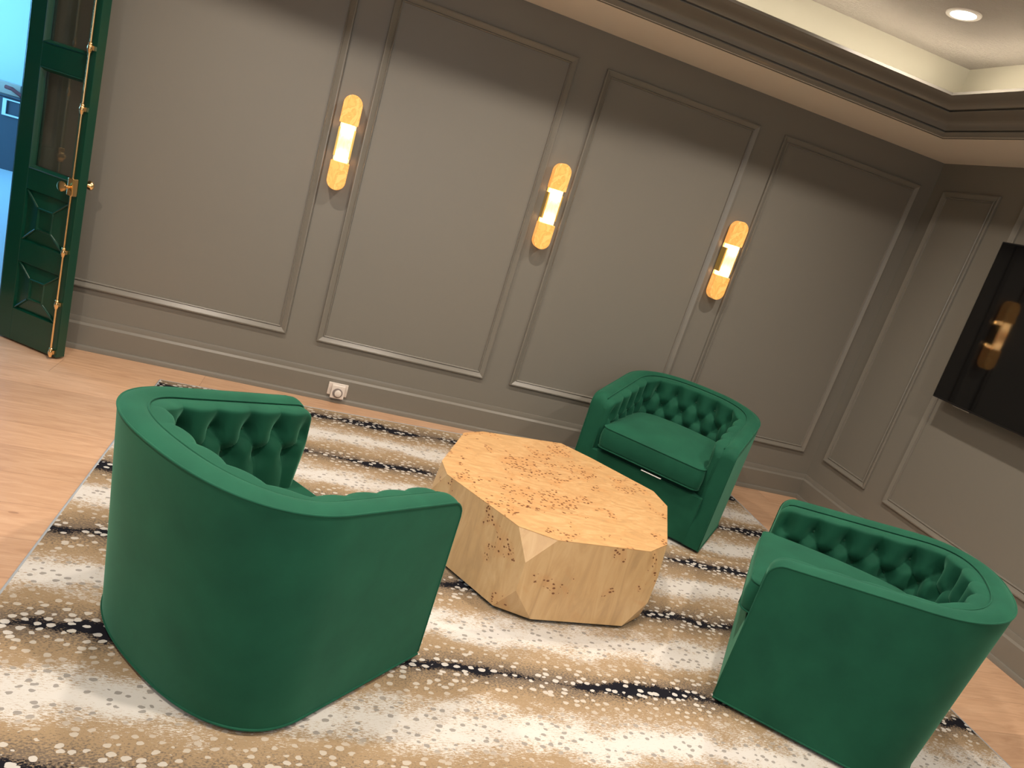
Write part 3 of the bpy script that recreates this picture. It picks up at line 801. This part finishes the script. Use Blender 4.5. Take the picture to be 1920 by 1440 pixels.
def make_sconce():
    root = thing('wall_sconce', '', 'wall light', group='alabaster wall sconces on the back wall')
    HW = 0.056
    bm = BM(); slab(bm, stadium(0.050, -0.27, 0.27, True, True), 0.0, -0.012); obj('backplate', bm, M['brass'], root, bevel=0.002)
    bm = BM(); slab(bm, stadium(HW, 0.112, 0.280, True, False), -0.088, -0.018); obj('upper_shade', bm, M['alabaster'], root, bevel=0.004)
    bm = BM(); slab(bm, stadium(HW, -0.280, -0.112, False, True), -0.088, -0.018); obj('lower_shade', bm, M['alabaster'], root, bevel=0.004)
    bm = BM(); shell_slab(bm, [(0.040, 0.1115), (-0.040, 0.1115), (-0.040, -0.1115), (0.040, -0.1115)], -0.086, -0.014); obj('centre_shade', bm, M['alabaster_centre'], root)
    for s_ in (-1, 1):
        bm = BM(); box(bm, *sorted((s_ * 0.041, s_ * 0.052)), -0.078, -0.012, -0.084, 0.084); obj('side_plate', bm, M['rail'], root, bevel=0.001)
    for z in (-0.078, 0.078):
        bm = BM(); bmesh.ops.create_uvsphere(bm, u_segments=16, v_segments=10, radius=0.013, matrix=Matrix.Translation((0, -0.052, z)) @ Matrix.Diagonal((1, 1, 1.8, 1)))
        obj('bulb', bm, M['bulb'], root, smooth=True)
    return root
sc = make_sconce(); sc2 = copy_tree(sc); sc3 = copy_tree(sc)
for o, x, lb in ((sc, -4.093, 'glowing alabaster wall sconce nearest the green door'), (sc2, -2.746, 'glowing alabaster wall sconce in the middle of the three'), (sc3, -1.405, 'glowing alabaster wall sconce nearest the room corner')):
    o.location = (x, 0, 1.640); o['label'] = lb

# ------------------------------------------------------------ wall screen
tv = thing('television', 'large black flat television mounted on the right wall, reflecting a sconce', 'television', (-0.045, -1.86, 1.735))
TW, TH = 1.86, 1.03
bm = BM(); box(bm, -0.035, 0.0, -TW / 2, TW / 2, -TH / 2, TH / 2)
tilt = math.radians(-1.4)
hs_ = obj('housing', bm, M['black'], tv, bevel=0.003, loc=(-0.070, 0, 0), rot=(0, tilt, 0))
bm = BM(); box(bm, -0.0362, -0.0352, -TW / 2 + 0.008, TW / 2 - 0.008, -TH / 2 + 0.012, TH / 2 - 0.008)
obj('screen', bm, M['screen'], tv, loc=(-0.070, 0, 0), rot=(0, tilt, 0))
bm = BM(); box(bm, -0.030, -0.006, TW / 2 - 0.30, TW / 2 - 0.17, -TH / 2 - 0.008, -TH / 2 - 0.0005)  # small silver strip under part of the lower edge
obj('bottom_lip', bm, M['silver'], tv, loc=(-0.070, 0, 0), rot=(0, tilt, 0), bevel=0.002)
bm = BM(); box(bm, -0.068, 0.040, -0.25, 0.25, -0.2, 0.2); obj('mount', bm, M['black'], tv)

# ------------------------------------------------------------ outlet with plugged-in dial
ou = thing('power_outlet', 'white horizontal outlet cover plate on the baseboard', 'outlet', (-3.787, -0.0205, 0.092))
bm = BM(); box(bm, -0.065, 0.065, -0.008, 0, -0.044, 0.044); obj('cover_plate', bm, M['plastic'], ou, bevel=0.003)
bm = BM(); box(bm, -0.036, 0.036, -0.012, -0.0082, -0.018, 0.018); obj('socket', bm, M['plastic'], ou)
pd = thing('plug_in_timer', 'small white plug-in timer with round dial in the outlet', 'timer', (-3.785, -0.0335, 0.085))
bm = BM(); box(bm, -0.045, 0.045, -0.030, 0, -0.047, 0.047); obj('body', bm, M['plastic'], pd, bevel=0.005)
bm = BM(); lathe(bm, [(0.033, 0), (0.033, -0.003), (0.026, -0.003)], 32, axis='y', loc=(0, -0.0302, -0.006)); obj('dial_ring', bm, M['plastic_grey'], pd, smooth=True, auto=30)
bm = BM(); lathe(bm, [(0.023, 0), (0.022, -0.010), (0.018, -0.012)], 32, axis='y', loc=(0.003, -0.0335, -0.006)); obj('dial', bm, M['plastic'], pd, smooth=True, auto=30)

# ------------------------------------------------------------ recessed downlights
M['lens'] = mat('downlight_lens', (1, 1, 1), 0.4); k = NT(M['lens'])
k.b.inputs['Emission Color'].default_value = (1, 0.97, 0.93, 1); k.b.inputs['Emission Strength'].default_value = 14
M['dl_trim'] = mat('downlight_trim', (0.75, 0.70, 0.62), 0.4)
first = None
for n, (x, y) in enumerate(DOWN):
    if n == 0:
        r = thing('recessed_downlight', '', 'ceiling light', group='recessed downlights in the tray ceiling')
        bm = BM(); lathe(bm, [(0.082, 0.0), (0.080, -0.005), (0.060, -0.006), (0.060, 0.0)], 32); obj('trim_ring', bm, M['dl_trim'], r, smooth=True, auto=30)
        bm = BM(); lathe(bm, [(0.058, -0.001), (0.058, -0.004)], 32); obj('lens', bm, M['lens'], r)
        first = r
        r['label'] = 'round recessed downlight glowing in the tray ceiling near the corner'
    else:
        r = copy_tree(first)
        r['label'] = 'round recessed downlight in the tray ceiling, outside the photo'
    r.location = (x, y, ZT)
